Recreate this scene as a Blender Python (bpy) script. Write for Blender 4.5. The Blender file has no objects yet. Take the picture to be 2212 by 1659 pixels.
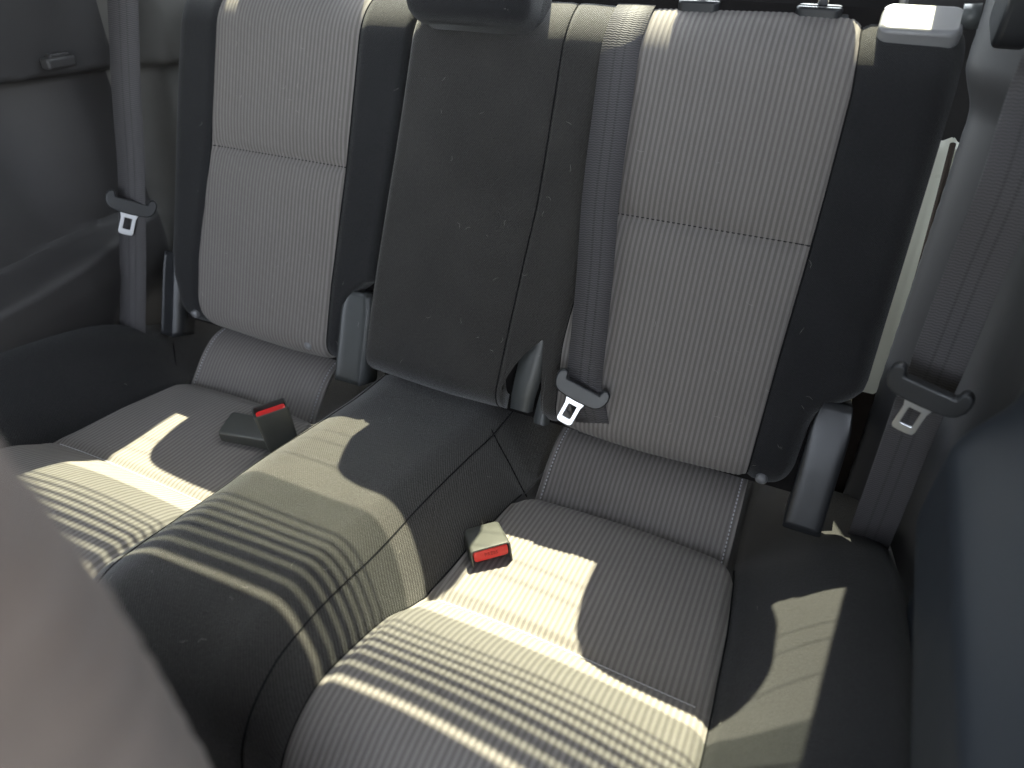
import bpy, bmesh, math, random
import numpy as np
from mathutils import Vector, Matrix
random.seed(4)
SC = bpy.context.scene
COL = SC.collection
R = math.radians

# ------------------------------------------------------------------ camera
# world: X across the car, Y to the rear, Z up; origin on the seat back's cross seam
CAM_LOC = Vector((0.464, -0.8018, 0.3634))
AX_R = Vector((0.90284, 0.42966, -0.01671))
AX_D = Vector((0.24807, -0.55222, -0.79593))
AX_F = Vector((-0.35121, 0.71445, -0.60515))
cam_d = bpy.data.cameras.new("camera")
cam = bpy.data.objects.new("camera", cam_d)
COL.objects.link(cam)
m3 = Matrix((AX_R, -AX_D, -AX_F)).transposed()
cam.matrix_world = Matrix.Translation(CAM_LOC) @ m3.to_4x4()
cam_d.sensor_width = 36.0
cam_d.lens = 36.0 * 1500 / 2212
cam_d.clip_start = 0.01
cam_d.clip_end = 500
cam_d.dof.use_dof = True
cam_d.dof.focus_distance = 0.90
cam_d.dof.aperture_fstop = 3.2
SC.camera = cam

# ------------------------------------------------------------------ sky, sun, exposure
SUN_TRAVEL = Vector((0.14, -0.718, -1.0)).normalized()
world = bpy.data.worlds.new("World")
SC.world = world
world.use_nodes = True
wn = world.node_tree.nodes
wl = world.node_tree.links
wn.clear()
sky = wn.new("ShaderNodeTexSky")
sky.sky_type = 'NISHITA'
sky.sun_disc = False
sky.sun_elevation = R(53.8)
sky.sun_rotation = R(-11.0)
hs = wn.new("ShaderNodeHueSaturation")
hs.inputs['Saturation'].default_value = 0.36
bg = wn.new("ShaderNodeBackground")
bg.inputs['Strength'].default_value = 0.15
wo = wn.new("ShaderNodeOutputWorld")
wl.new(sky.outputs[0], hs.inputs['Color'])
wl.new(hs.outputs[0], bg.inputs[0])
wl.new(bg.outputs[0], wo.inputs[0])
sun_d = bpy.data.lights.new("sun", 'SUN')
sun_d.energy = 2.35
sun_d.angle = R(0.38)
sun_d.color = (1.0, 0.92, 0.68)
sun = bpy.data.objects.new("sun", sun_d)
COL.objects.link(sun)
sun.rotation_euler = SUN_TRAVEL.to_track_quat('-Z', 'Y').to_euler()
sun.location = (0, 1.5, 3)
SC.view_settings.view_transform = 'Standard'
SC.view_settings.look = 'None'
SC.view_settings.exposure = 3.62
SC.view_settings.gamma = 1.0
SC.cycles.max_bounces = 8
SC.cycles.diffuse_bounces = 5

# ------------------------------------------------------------------ helpers: surfaces
REC = R(24)
SN, CN = math.sin(REC), math.cos(REC)
RTOP, TTOP = 0.086, 0.178
RBOT, TBOT = 0.034, -0.262


def sm(x, a, b):
    u = np.clip((np.asarray(x, float) - a) / (b - a), 0, 1)
    return u * u * (3 - 2 * u)


def ray(px, py):
    """direction through photo pixel (2212 wide)"""
    return np.array(AX_R) * (px - 1106) / 1500 + np.array(AX_D) * (py - 829.5) / 1500 + np.array(AX_F)


CL = np.array(CAM_LOC)


def at_x(px, py, x):
    d = ray(px, py)
    return CL + d * (x - CL[0]) / d[0]


def at_y(px, py, y):
    d = ray(px, py)
    return CL + d * (y - CL[1]) / d[1]


def at_z(px, py, z):
    d = ray(px, py)
    return CL + d * (z - CL[2]) / d[2]


def at_d(px, py, dist):
    return CL + ray(px, py) * dist


def on_back(px, py, h=0.0):
    """(X, t) on the seat back plane raised by h"""
    d = ray(px, py)
    n = np.array([0, -CN, SN])
    s = (h - CL @ n) / (d @ n)
    p = CL + d * s
    return p[0], p[1] * SN + p[2] * CN


def back_profile(t):
    t = np.asarray(t, float)
    y = t * SN
    z = t * CN
    ny = np.full_like(t, -CN)
    nz = np.full_like(t, SN)
    # top roll
    lim = R(112)
    ph = np.clip((t - TTOP) / RTOP, 0, lim)
    ex = np.clip(t - TTOP - RTOP * lim, 0, None)
    c0 = np.array([TTOP * SN + RTOP * CN, TTOP * CN - RTOP * SN])
    a = REC + ph
    yt = c0[0] - RTOP * np.cos(a) + ex * np.sin(REC + lim)
    zt = c0[1] + RTOP * np.sin(a) + ex * np.cos(REC + lim)
    up = t > TTOP
    y = np.where(up, yt, y); z = np.where(up, zt, z)
    ny = np.where(up, -np.cos(a), ny); nz = np.where(up, np.sin(a), nz)
    # bottom roll
    limb = R(150)
    ph = np.clip((TBOT - t) / RBOT, 0, limb)
    c1 = np.array([TBOT * SN + RBOT * CN, TBOT * CN - RBOT * SN])
    a = REC - ph
    dn = t < TBOT
    y = np.where(dn, c1[0] - RBOT * np.cos(a), y); z = np.where(dn, c1[1] + RBOT * np.sin(a), z)
    ny = np.where(dn, -np.cos(a), ny); nz = np.where(dn, np.sin(a), nz)
    return y, z, ny, nz


def pl(t, pts):
    """smooth-ish piecewise curve X(t); pts sorted by t"""
    ts = [p[0] for p in pts]; xs = [p[1] for p in pts]
    t = np.asarray(t, float)
    k = 0.012
    return (np.interp(t - k, ts, xs) + 2 * np.interp(t, ts, xs) + np.interp(t + k, ts, xs)) / 4


def gap(t): return pl(t, [(-.3, -.135), (-.2, -.132), (.19, -.112), (.3, -.108)])
def l_xl(t): return pl(t, [(-.32, -.515), (-.29, -.524), (-.25, -.535), (-.215, -.552), (-.19, -.555), (.3, -.552)])
def l_xr(t): return np.where(np.asarray(t) > -.158, gap(t) - .0015, 0) + np.where(np.asarray(t) > -.158, 0, pl(t, [(-.32, -.172), (-.25, -.181), (-.20, -.178), (-.175, -.165), (-.158, -.135)]))
def r_xl(t): return gap(t) + .0015
def r_xr(t): return pl(t, [(-.32, .500), (-.27, .503), (-.20, .507), (-.178, .52), (-.165, .548), (-.15, .555), (.3, .553)])
def l_pl(t): return pl(t, [(-.32, -.455), (-.29, -.466), (-.25, -.478), (-.18, -.481), (0, -.463), (.21, -.463), (.3, -.463)])
def l_pr(t): return pl(t, [(-.32, -.200), (-.288, -.204), (-.178, -.205), (0, -.197), (.22, -.196), (.3, -.196)])
def r_pl(t): return pl(t, [(-.32, .198), (-.288, .190), (-.18, .182), (0, .197), (.22, .203), (.3, .203)])
def r_pr(t): return pl(t, [(-.32, .448), (-.288, .452), (-.12, .453), (0, .455), (.17, .454), (.24, .446), (.3, .446)])
def r_seam(t): return pl(t, [(-.32, .098), (-.26, .098), (-.17, .103), (0, .114), (.2, .113), (.3, .113)])


def back_h(X, t):
    g = np.zeros(np.broadcast(X, t).shape)
    for f in (l_pl, l_pr, r_pl, r_pr):
        g = g - .0035 * np.exp(-((X - f(t)) / .006) ** 2)
    g = g - .0012 * np.exp(-((X - r_seam(t)) / .004) ** 2)
    inl = np.clip((X - l_pl(t)) / (l_pr(t) - l_pl(t)), 0, 1)
    inr = np.clip((X - r_pl(t)) / (r_pr(t) - r_pl(t)), 0, 1)
    for u in (inl, inr):
        w = np.sin(np.pi * u) ** .6
        ins = ((u > 0) & (u < 1)).astype(float)
        g = g + .005 * w * ins
        g = g - ins * np.minimum(w * 3, 1) * (.0055 * np.exp(-((t - .002) / .006) ** 2) + .006 * np.exp(-((t - .002) / .03) ** 2))
    mid = np.clip((X - gap(t)) / (r_pl(t) - gap(t)), 0, 1)
    g = g + .0035 * np.sin(np.pi * mid) ** .8
    # soft waviness of stuffed foam
    g = g + .0012 * np.sin(X * 23 + 1.3) * np.sin(t * 17 + .4)
    return g


def back_pos(X, t, xl, xr, r, h=0.0, extra=None):
    """X runs past the edges: there the cover turns round an edge of radius r and goes to the rear"""
    X = np.asarray(X, float); t = np.asarray(t, float)
    hh = back_h(X, t) + h
    e = np.clip(X - (xr - r), 0, None)
    e2 = np.clip((xl + r) - X, 0, None)
    ph = np.clip(e / r, 0, np.pi / 2); ph2 = np.clip(e2 / r, 0, np.pi / 2)
    ex = np.clip(e - r * np.pi / 2, 0, None) + np.clip(e2 - r * np.pi / 2, 0, None)
    Xo = np.where(e > 0, xr - r + r * np.sin(ph), np.where(e2 > 0, xl + r - r * np.sin(ph2), X))
    hh = hh - r * (1 - np.cos(ph)) - r * (1 - np.cos(ph2)) - ex
    y, z, ny, nz = back_profile(t)
    return np.stack([Xo, y + ny * hh, z + nz * hh], -1)


# cushion: three fore-aft profiles (Y, Z), same stations
S_PTS = [(.06, -.40), (-.06, -.388), (-.15, -.368), (-.205, -.348), (-.30, -.331), (-.41, -.316), (-.47, -.277), (-.53, -.253), (-.575, -.246), (-.615, -.262), (-.64, -.295), (-.652, -.36), (-.655, -.55)]
H_PTS = [(.06, -.285), (-.06, -.279), (-.15, -.274), (-.23, -.257), (-.34, -.231), (-.43, -.214), (-.50, -.2025), (-.55, -.199), (-.592, -.204), (-.632, -.232), (-.655, -.277), (-.668, -.36), (-.67, -.55)]
B_PTS = [(.06, -.40), (-.05, -.345), (-.12, -.31), (-.21, -.262), (-.32, -.226), (-.42, -.205), (-.48, -.197), (-.53, -.196), (-.58, -.202), (-.618, -.225), (-.645, -.275), (-.66, -.36), (-.665, -.55)]


def cr_table(pts, n=40):
    P = np.array(pts, float)
    Q = np.vstack([2 * P[0] - P[1], P, 2 * P[-1] - P[-2]])
    out = []
    for i in range(len(P) - 1):
        p0, p1, p2, p3 = Q[i:i + 4]
        for k in range(n):
            u = k / n
            out.append(.5 * ((2 * p1) + (-p0 + p2) * u + (2 * p0 - 5 * p1 + 4 * p2 - p3) * u * u + (-p0 + 3 * p1 - 3 * p2 + p3) * u ** 3))
    out.append(P[-1])
    return np.array(out)


NV = 40
TS, TH, TB = cr_table(S_PTS), cr_table(H_PTS), cr_table(B_PTS)
VT = np.arange(len(TS)) / NV
VMAX = VT[-1]
S_LEN = np.concatenate([[0], np.cumsum(np.linalg.norm(np.diff(TS, axis=0), axis=1))])


def tab(T, v): return np.stack([np.interp(v, VT, T[:, 0]), np.interp(v, VT, T[:, 1])], -1)


def c_in(v):  # inner edge of the seat panels
    return np.interp(v, [0, 2.7, 3.2, 4, 5, 6, 8, 10, 13], [.176, .174, .170, .164, .157, .150, .146, .144, .143])


def c_out(v): return np.interp(v, [0, 2.8, 4, 5, 6, 8, 10, 13], [.462, .468, .478, .482, .482, .480, .476, .474])


def cush_pos(X, v, h=0.0):
    X = np.asarray(X, float); v = np.asarray(v, float)
    a = np.abs(X)
    ci = c_in(v); wH = 1 - np.clip((a - .070) / (ci + .006 - .070), 0, 1) ** 1.95
    u = np.clip((a - .47) / .15, 0, 1)
    wB = np.sin(u * np.pi / 2) ** 1.25
    s, hp, b = tab(TS, v), tab(TH, v), tab(TB, v)
    p = s * (1 - wH - wB)[..., None] + hp * wH[..., None] + b * wB[..., None]
    # seam valleys and cross seam
    gi = np.exp(-((a - c_in(v)) / .006) ** 2) * .004 + np.exp(-((a - c_out(v)) / .006) ** 2) * .005 + np.exp(-((a - .112) / .004) ** 2) * .001
    ins = sm(a, .15, .17) * (1 - sm(a, .47, .49))
    q = tab(TS, v)[..., 0]
    gi = gi + ins * .006 * np.exp(-((q + .412) / .008) ** 2)
    up = ins * .006 * np.sin(np.pi * np.clip((a - .155) / .32, 0, 1)) - gi
    # foam unevenness
    up = up + .0016 * np.sin(X * 19 + .7) * np.sin(v * 2.1 + 1.0)
    drop = np.clip(a - .618, 0, None)
    dz = np.where(a > .618, -(drop / .03) ** 2 * .028, 0)
    d1 = tab(TS, np.clip(v + .05, 0, VMAX)) - tab(TS, np.clip(v - .05, 0, VMAX))
    L = np.linalg.norm(d1, axis=-1) + 1e-9
    n = np.stack([d1[..., 1] / L, -d1[..., 0] / L], -1)  # up-ish
    o = (up + h)[..., None] * n
    return np.stack([X, p[..., 0] + o[..., 0], p[..., 1] + o[..., 1] + dz], -1)


def cush_v(x, y):
    """station of the top surface at (x, y)"""
    lo, hi = 0.0, 9.5
    for _ in range(40):
        m = (lo + hi) / 2
        if cush_pos(np.array([x]), np.array([m]))[0, 1] > y: lo = m
        else: hi = m
    return (lo + hi) / 2


def cush_hit(px, py):
    """first point of the cushion seen through a photo pixel"""
    d = ray(px, py)
    s = .35; prev = None
    while s < 1.7:
        p = CL + d * s
        z = cush_pos(np.array([p[0]]), np.array([cush_v(p[0], p[1])]))[0, 2]
        if p[2] < z and p[1] > -.70: break
        s += .004
    return p
# --- end of surfaces


# ------------------------------------------------------------------ helpers: objects
def tag(o, label=None, cat=None, group=None, kind=None):
    if label: o['label'] = label
    if cat: o['category'] = cat
    if group: o['group'] = group
    if kind: o['kind'] = kind
    return o


def thing(name, loc, label, cat, group=None, kind=None):
    o = bpy.data.objects.new(name, None)
    o.empty_display_size = .05
    COL.objects.link(o)
    o.location = loc
    return tag(o, label, cat, group, kind)


def mesh_obj(name, verts, faces, mat, parent=None, uvs=None, smooth=True):
    me = bpy.data.meshes.new(name)
    verts = np.asarray(verts, float)
    off = Vector((0, 0, 0))
    if parent is not None:
        q = parent
        while q is not None:
            off += q.location; q = q.parent
    me.from_pydata([tuple(v) for v in (verts - np.array(off))], [], faces)
    if uvs is not None:
        lay = me.uv_layers.new(name="UVMap")
        uvs = np.asarray(uvs, float)
        li = np.zeros(len(me.loops), dtype=np.int32)
        me.loops.foreach_get("vertex_index", li)
        lay.data.foreach_set("uv", uvs[li].astype(np.float32).ravel())
    me.materials.append(mat)
    if smooth: me.polygons.foreach_set("use_smooth", [True] * len(me.polygons))
    me.update()
    o = bpy.data.objects.new(name, me)
    COL.objects.link(o)
    if parent is not None: o.parent = parent
    return o


def grid_faces(na, nb, off=0, wrap=False):
    f = []
    for i in range(na - 1):
        for j in range(nb - 1):
            k = off + i * nb + j
            f.append((k, k + 1, k + nb + 1, k + nb))
        if wrap:
            f.append((off + i * nb + nb - 1, off + i * nb, off + (i + 1) * nb, off + (i + 1) * nb + nb - 1))
    return f


def sheet(name, P, UV, mat, parent=None):
    na, nb = P.shape[:2]
    return mesh_obj(name, P.reshape(-1, 3), grid_faces(na, nb), mat, parent, UV.reshape(-1, 2))


def tube_arrays(pts, rad, seg=8, caps=True):
    pts = [Vector(p) for p in pts]
    V, F = [], []
    n = len(pts)
    ref = None
    for i, p in enumerate(pts):
        d = (pts[min(i + 1, n - 1)] - pts[max(i - 1, 0)]).normalized()
        if ref is None:
            ref = d.orthogonal().normalized()
        ref = (ref - d * ref.dot(d)).normalized()
        b = d.cross(ref)
        rr = rad[i] if hasattr(rad, '__len__') else rad
        for k in range(seg):
            a = 2 * math.pi * k / seg
            V.append(p + (ref * math.cos(a) + b * math.sin(a)) * rr)
    for i in range(n - 1):
        for k in range(seg):
            F.append((i * seg + k, i * seg + (k + 1) % seg, (i + 1) * seg + (k + 1) % seg, (i + 1) * seg + k))
    if caps:
        F.append(tuple(range(seg - 1, -1, -1)))
        F.append(tuple((n - 1) * seg + k for k in range(seg)))
    return V, F


def tubes(name, paths, rad, mat, parent=None, seg=6):
    V, F = [], []
    for pts in paths:
        v, f = tube_arrays(pts, rad, seg)
        o = len(V)
        V += v; F += [tuple(i + o for i in q) for q in f]
    return mesh_obj(name, [tuple(v) for v in V], F, mat, parent)


def frame(o, x, y):
    """orthonormal frame: x kept, y squared up; returns function local -> world"""
    x = Vector(x).normalized(); y = Vector(y); y = (y - x * y.dot(x)).normalized(); z = x.cross(y)
    o = Vector(o)
    return lambda a, b, c=0.0: o + x * a + y * b + z * c


def bevelled(o, w, seg=3, angle=35):
    m = o.modifiers.new("bevel", 'BEVEL'); m.width = w; m.segments = seg; m.limit_method = 'ANGLE'; m.angle_limit = R(angle)
    m.harden_normals = False
    return o


def smooth_angle(o, deg=35):
    me = o.data
    me.set_sharp_from_angle(angle=R(deg))
    return o


def plate(name, outline, F, t0, t1, mat, parent=None, bev=0.0015, hole=None):
    """extruded 2D outline in frame F from depth t0 to t1; hole has as many points as outline"""
    n = len(outline)
    V = [F(a, b, t0) for a, b in outline] + [F(a, b, t1) for a, b in outline]
    faces = [(i, (i + 1) % n, n + (i + 1) % n, n + i) for i in range(n)]
    if hole is None:
        faces += [tuple(range(n - 1, -1, -1)), tuple(range(n, 2 * n))]
    else:
        V += [F(a, b, t0) for a, b in hole] + [F(a, b, t1) for a, b in hole]
        for i in range(n):
            j = (i + 1) % n
            faces.append((2 * n + j, 2 * n + i, 3 * n + i, 3 * n + j))
            faces.append((i, 2 * n + i, 2 * n + j, j))
            faces.append((n + j, 3 * n + j, 3 * n + i, n + i))
    o = mesh_obj(name, [tuple(v) for v in V], faces, mat, parent)
    bm = bmesh.new(); bm.from_mesh(o.data); bmesh.ops.recalc_face_normals(bm, faces=bm.faces); bm.to_mesh(o.data); bm.free()
    smooth_angle(o, 40)
    if bev: bevelled(o, bev)
    return o


def rrect(w, h, r, n=5, cx=0, cy=0):
    pts = []
    for sx, sy, a0 in ((1, 1, 0), (-1, 1, 90), (-1, -1, 180), (1, -1, 270)):
        for k in range(n + 1):
            a = R(a0 + 90 * k / n)
            pts.append((cx + sx * (w / 2 - r) + r * math.cos(a), cy + sy * (h / 2 - r) + r * math.sin(a)))
    return pts


def loft(name, sections, mat, parent=None, caps=True, uvscale=1.0, closed=True):
    n = len(sections[0]); V = []; UV = []
    for i, s in enumerate(sections):
        acc = 0
        for k, p in enumerate(s):
            V.append(tuple(p))
            if k: acc += (Vector(p) - Vector(s[k - 1])).length
            UV.append((acc, i * .01))
    F = grid_faces(len(sections), n, wrap=closed)
    if caps:
        F.append(tuple(range(n - 1, -1, -1))); F.append(tuple((len(sections) - 1) * n + k for k in range(n)))
    o = mesh_obj(name, V, F, mat, parent, UV)
    bm = bmesh.new(); bm.from_mesh(o.data); bmesh.ops.recalc_face_normals(bm, faces=bm.faces); bm.to_mesh(o.data); bm.free()
    return o


# ------------------------------------------------------------------ materials
class NT:
    def __init__(s, name):
        s.m = bpy.data.materials.new(name); s.m.use_nodes = True
        s.n = s.m.node_tree.nodes; s.l = s.m.node_tree.links
        s.p = s.n.get("Principled BSDF")

    def new(s, t, **kw):
        x = s.n.new(t)
        for k, v in kw.items(): setattr(x, k, v)
        return x

    def put(s, sock, v):
        if hasattr(v, 'is_output'): s.l.new(v, sock)
        else: sock.default_value = v

    def math(s, op, a, b=0.0, c=None):
        x = s.new("ShaderNodeMath", operation=op)
        s.put(x.inputs[0], a); s.put(x.inputs[1], b)
        if c is not None: s.put(x.inputs[2], c)
        return x.outputs[0]

    def mix(s, f, a, b):
        x = s.new("ShaderNodeMix", data_type='RGBA')
        s.put(x.inputs[0], f)
        s.put(x.inputs[6], a if hasattr(a, 'is_output') else (*a, 1)); s.put(x.inputs[7], b if hasattr(b, 'is_output') else (*b, 1))
        return x.outputs[2]

    def noise(s, vec, scale, detail=2.0, rough=.5):
        x = s.new("ShaderNodeTexNoise")
        if vec is not None: s.l.new(vec, x.inputs['Vector'])
        x.inputs['Scale'].default_value = scale; x.inputs['Detail'].default_value = detail; x.inputs['Roughness'].default_value = rough
        return x.outputs['Fac']

    def uv(s):
        t = s.new("ShaderNodeUVMap"); sp = s.new("ShaderNodeSeparateXYZ")
        s.l.new(t.outputs[0], sp.inputs[0])
        return t.outputs[0], sp.outputs[0], sp.outputs[1]

    def obj(s):
        return s.new("ShaderNodeTexCoord").outputs['Object']

    def bump(s, h, strength, dist, normal=None):
        b = s.new("ShaderNodeBump"); b.inputs['Strength'].default_value = strength; b.inputs['Distance'].default_value = dist
        s.l.new(h, b.inputs['Height'])
        if normal is not None: s.l.new(normal, b.inputs['Normal'])
        return b.outputs[0]

    def fin(s, color=None, rough=.5, normal=None, spec=.5, metal=0.0, sheen=0.0, sheen_rough=.5, sheen_tint=None):
        p = s.p
        if color is not None: s.put(p.inputs['Base Color'], color if hasattr(color, 'is_output') else (*color, 1))
        s.put(p.inputs['Roughness'], rough)
        p.inputs['Specular IOR Level'].default_value = spec
        p.inputs['Metallic'].default_value = metal
        if sheen:
            p.inputs['Sheen Weight'].default_value = sheen; p.inputs['Sheen Roughness'].default_value = sheen_rough
            if sheen_tint: p.inputs['Sheen Tint'].default_value = (*sheen_tint, 1)
        if normal is not None: s.l.new(normal, p.inputs['Normal'])
        return s.m


RIB = .0066


def mat_ribbed(name, light=(.220, .203, .190), dark=(.140, .128, .120)):
    s = NT(name); vec, u, v = s.uv()
    ph = s.math('MULTIPLY', u, 2 * math.pi / RIB)
    w = s.math('COSINE', ph)
    rib = s.math('SMOOTHSTEP', w, -.55, .1) if False else None
    mr = s.new("ShaderNodeMapRange"); mr.interpolation_type = 'SMOOTHSTEP'
    s.l.new(w, mr.inputs[0]); mr.inputs[1].default_value = -.30; mr.inputs[2].default_value = .35
    rib = mr.outputs[0]
    # slanting little floats woven across the ribs
    idx = s.math('FLOOR', s.math('DIVIDE', u, RIB))
    sh = s.math('FRACT', s.math('DIVIDE', s.math('ADD', v, s.math('MULTIPLY', idx, .0031)), .0165))
    slit = s.math('LESS_THAN', sh, .13)
    slit = s.math('MULTIPLY', slit, rib)
    # thread grain
    mp = s.new("ShaderNodeMapping"); s.l.new(vec, mp.inputs[0]); mp.inputs['Scale'].default_value = (1500, 900, 1)
    grain = s.noise(mp.outputs[0], 1.0, 1.5, .6)
    big = s.noise(vec, 14, 3, .6)
    f = s.math('ADD', s.math('MULTIPLY', rib, .85), s.math('MULTIPLY', s.math('SUBTRACT', grain, .5), .55))
    f = s.math('ADD', f, s.math('MULTIPLY', s.math('SUBTRACT', big, .5), .35))
    f = s.math('ADD', f, s.math('MULTIPLY', slit, .16))
    col = s.mix(f, dark, light)
    h = s.math('ADD', s.math('MULTIPLY', grain, .5), s.math('MULTIPLY', slit, .35))
    nb = s.bump(h, .55, .0006)
    return s.fin(col, .92, nb, .18, sheen=.12, sheen_rough=.6)


def mat_weave(name, a=(.013, .0122, .0122), b=(.074, .070, .064), pitch=.0030, slant=0.5, sheen=.36, bump=.8):
    s = NT(name); vec, u, v = s.uv()
    k = 2 * math.pi / pitch
    w1 = s.math('SINE', s.math('MULTIPLY', s.math('ADD', u, s.math('MULTIPLY', v, slant)), k))
    w2 = s.math('SINE', s.math('MULTIPLY', v, k * 1.15))
    w = s.math('MULTIPLY', w1, w2)
    w = s.math('ADD', s.math('MULTIPLY', w, .5), .5)
    g = s.noise(vec, 900, 2, .6)
    big = s.noise(vec, 9, 4, .6)
    f = s.math('ADD', s.math('MULTIPLY', w, .6), s.math('MULTIPLY', s.math('SUBTRACT', g, .3), .5))
    f = s.math('ADD', f, s.math('MULTIPLY', s.math('SUBTRACT', big, .5), .5))
    mid = s.noise(vec, 330, 3, .7)
    f = s.math('ADD', f, s.math('MULTIPLY', s.math('SUBTRACT', mid, .5), .7))
    col = s.mix(f, a, b)
    nb = s.bump(s.math('ADD', s.math('ADD', w, s.math('MULTIPLY', g, .6)), s.math('MULTIPLY', mid, 1.2)), bump, .0007)
    return s.fin(col, .9, nb, .2, sheen=sheen, sheen_rough=.45)


def mat_webbing(name):
    s = NT(name); vec, u, v = s.uv()
    zig = s.math('PINGPONG', s.math('DIVIDE', u, .0036), 1.0)
    w = s.math('SINE', s.math('MULTIPLY', s.math('ADD', v, s.math('MULTIPLY', zig, .0011)), 2 * math.pi / .0030))
    cols = s.math('SINE', s.math('MULTIPLY', u, 2 * math.pi / .0017))
    g = s.noise(vec, 1100, 2, .6)
    # two dotted rows near the middle
    au = s.math('ABSOLUTE', u)
    row = s.math('LESS_THAN', s.math('ABSOLUTE', s.math('SUBTRACT', au, .0058)), .0013)
    dots = s.math('MULTIPLY', row, s.math('LESS_THAN', s.math('FRACT', s.math('DIVIDE', v, .0030)), .5))
    f = s.math('ADD', s.math('MULTIPLY', w, .34), s.math('MULTIPLY', s.math('SUBTRACT', g, .5), .5))
    f = s.math('ADD', s.math('ADD', f, s.math('MULTIPLY', cols, .10)), .5)
    f = s.math('SUBTRACT', f, s.math('MULTIPLY', row, .6))
    f = s.math('ADD', f, s.math('MULTIPLY', dots, .5))
    col = s.mix(f, (.036, .034, .0355), (.100, .095, .098))
    nb = s.bump(f, .8, .0006)
    return s.fin(col, .7, nb, .35)


def mat_plastic(name, col, rough=.45, grain=700, strength=.25, spec=.5, var=.15):
    s = NT(name); o = s.obj()
    g = s.noise(o, grain, 2, .6)
    big = s.noise(o, 14, 4, .65)
    c = s.mix(big, [x * (1 - var) for x in col], [x * (1 + var) for x in col])
    nb = s.bump(g, strength, .0004)
    r = s.math('ADD', s.math('MULTIPLY', s.math('SUBTRACT', big, .5), .15), rough)
    return s.fin(c, r, nb, spec)


M = {}
M['rib'] = mat_ribbed("ribbed grey velour")
M['dark'] = mat_weave("dark woven cloth")
M['dark_fine'] = mat_weave("fine dark cloth", (.009, .009, .0098), (.033, .033, .035), .0026, 0.0, .18)
M['web'] = mat_webbing("belt webbing")
M['trim'] = mat_plastic("charcoal side trim", (.040, .038, .038), .50, 900, .35, .3)
M['trim_shaded'] = mat_plastic("shade toned side trim", (.036, .036, .038), .5, 900, .35, .28)  # same plastic as the left trim, right side's shade put into the colour
M['armrest'] = mat_plastic("shade toned armrest plastic", (.020, .024, .030), .5, 900, .3, .2)  # trim plastic again, with the right armrest's bluish shade painted in
M['trim_light'] = mat_plastic("soft grey pillar trim", (.090, .086, .080), .55, 900, .3, .4)
M['black'] = mat_plastic("black plastic", (.022, .023, .025), .38, 800, .25)
M['buckle'] = mat_plastic("worn buckle plastic", (.058, .060, .055), .36, 900, .3, .6, .25)
M['hinge'] = mat_plastic("dark grey hinge plastic", (.062, .066, .066), .40, 900, .2)
M['thread'] = mat_plastic("black seam thread", (.010, .010, .011), .9, 500, .1, .1)
M['stitch'] = mat_plastic("pale grey stitching", (.50, .50, .52), .8, 500, .1, .2)
M['red'] = mat_plastic("red button plastic", (.62, .022, .022), .38, 600, .12)
M['red_text'] = mat_plastic("embossed red plastic", (.33, .012, .012), .5, 600, .05)
M['paint'] = mat_plastic("sage body paint", (.62, .61, .50), .3, 300, .03, .5, .06)
M['carpet'] = mat_plastic("black carpet", (.012, .011, .011), .95, 350, .8, .1, .3)
M['brown'] = mat_plastic("brown carpet edge", (.030, .023, .018), .9, 400, .6, .1, .3)
M['lever'] = mat_plastic("satin lever plastic", (.20, .20, .205), .34, 900, .15)
M['headliner'] = mat_plastic("grey headliner", (.30, .30, .29), .9, 500, .2, .1)
M['frit'] = mat_plastic("black ceramic print", (.01, .01, .01), .5, 300, .02)
M['bodyblack'] = mat_plastic("dark body", (.03, .03, .03), .6, 300, .05)
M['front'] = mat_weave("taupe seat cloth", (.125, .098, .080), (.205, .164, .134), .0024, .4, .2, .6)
M['asphalt'] = mat_plastic("asphalt", (.06, .06, .058), .9, 120, .6, .2, .3)
M['lint'] = mat_plastic("pale hair", (.34, .33, .30), .7, 500, .02)
s = NT("brushed steel")
g = s.noise(s.obj(), 260, 3, .6)
M['steel'] = s.fin((.56, .57, .60), s.math('ADD', s.math('MULTIPLY', g, .12), .26), s.bump(g, .02, .0002), .5, 1.0)
s = NT("rear glass")
tr = s.new("ShaderNodeBsdfTransparent"); tr.inputs[0].default_value = (.96, .98, .96, 1)
gl = s.new("ShaderNodeBsdfGlossy"); gl.inputs['Roughness'].default_value = .02
mx = s.new("ShaderNodeMixShader"); mx.inputs[0].default_value = .06
s.l.new(tr.outputs[0], mx.inputs[1]); s.l.new(gl.outputs[0], mx.inputs[2])
s.l.new(mx.outputs[0], s.n["Material Output"].inputs[0])
M['glass'] = s.m

s = NT("tinted glass band")
tr = s.new("ShaderNodeBsdfTransparent"); tr.inputs[0].default_value = (.46, .48, .47, 1)
s.l.new(tr.outputs[0], s.n["Material Output"].inputs[0])
M['tint'] = s.m
s = NT("light dimming side glass")
tr = s.new("ShaderNodeBsdfTransparent"); tr.inputs[0].default_value = (.30, .32, .32, 1)
s.l.new(tr.outputs[0], s.n["Material Output"].inputs[0])
M['dim_side'] = s.m  # tint added to weaken the light coming in from the left
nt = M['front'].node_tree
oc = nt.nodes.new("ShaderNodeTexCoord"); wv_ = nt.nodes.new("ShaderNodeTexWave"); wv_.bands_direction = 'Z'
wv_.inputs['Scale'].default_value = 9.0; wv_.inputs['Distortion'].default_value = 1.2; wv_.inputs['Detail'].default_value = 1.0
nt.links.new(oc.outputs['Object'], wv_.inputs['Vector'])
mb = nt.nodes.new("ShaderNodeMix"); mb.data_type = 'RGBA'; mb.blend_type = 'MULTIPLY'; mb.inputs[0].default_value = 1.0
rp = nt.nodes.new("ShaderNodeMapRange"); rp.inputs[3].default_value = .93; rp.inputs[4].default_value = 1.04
nt.links.new(wv_.outputs['Fac'], rp.inputs[0])
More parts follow.
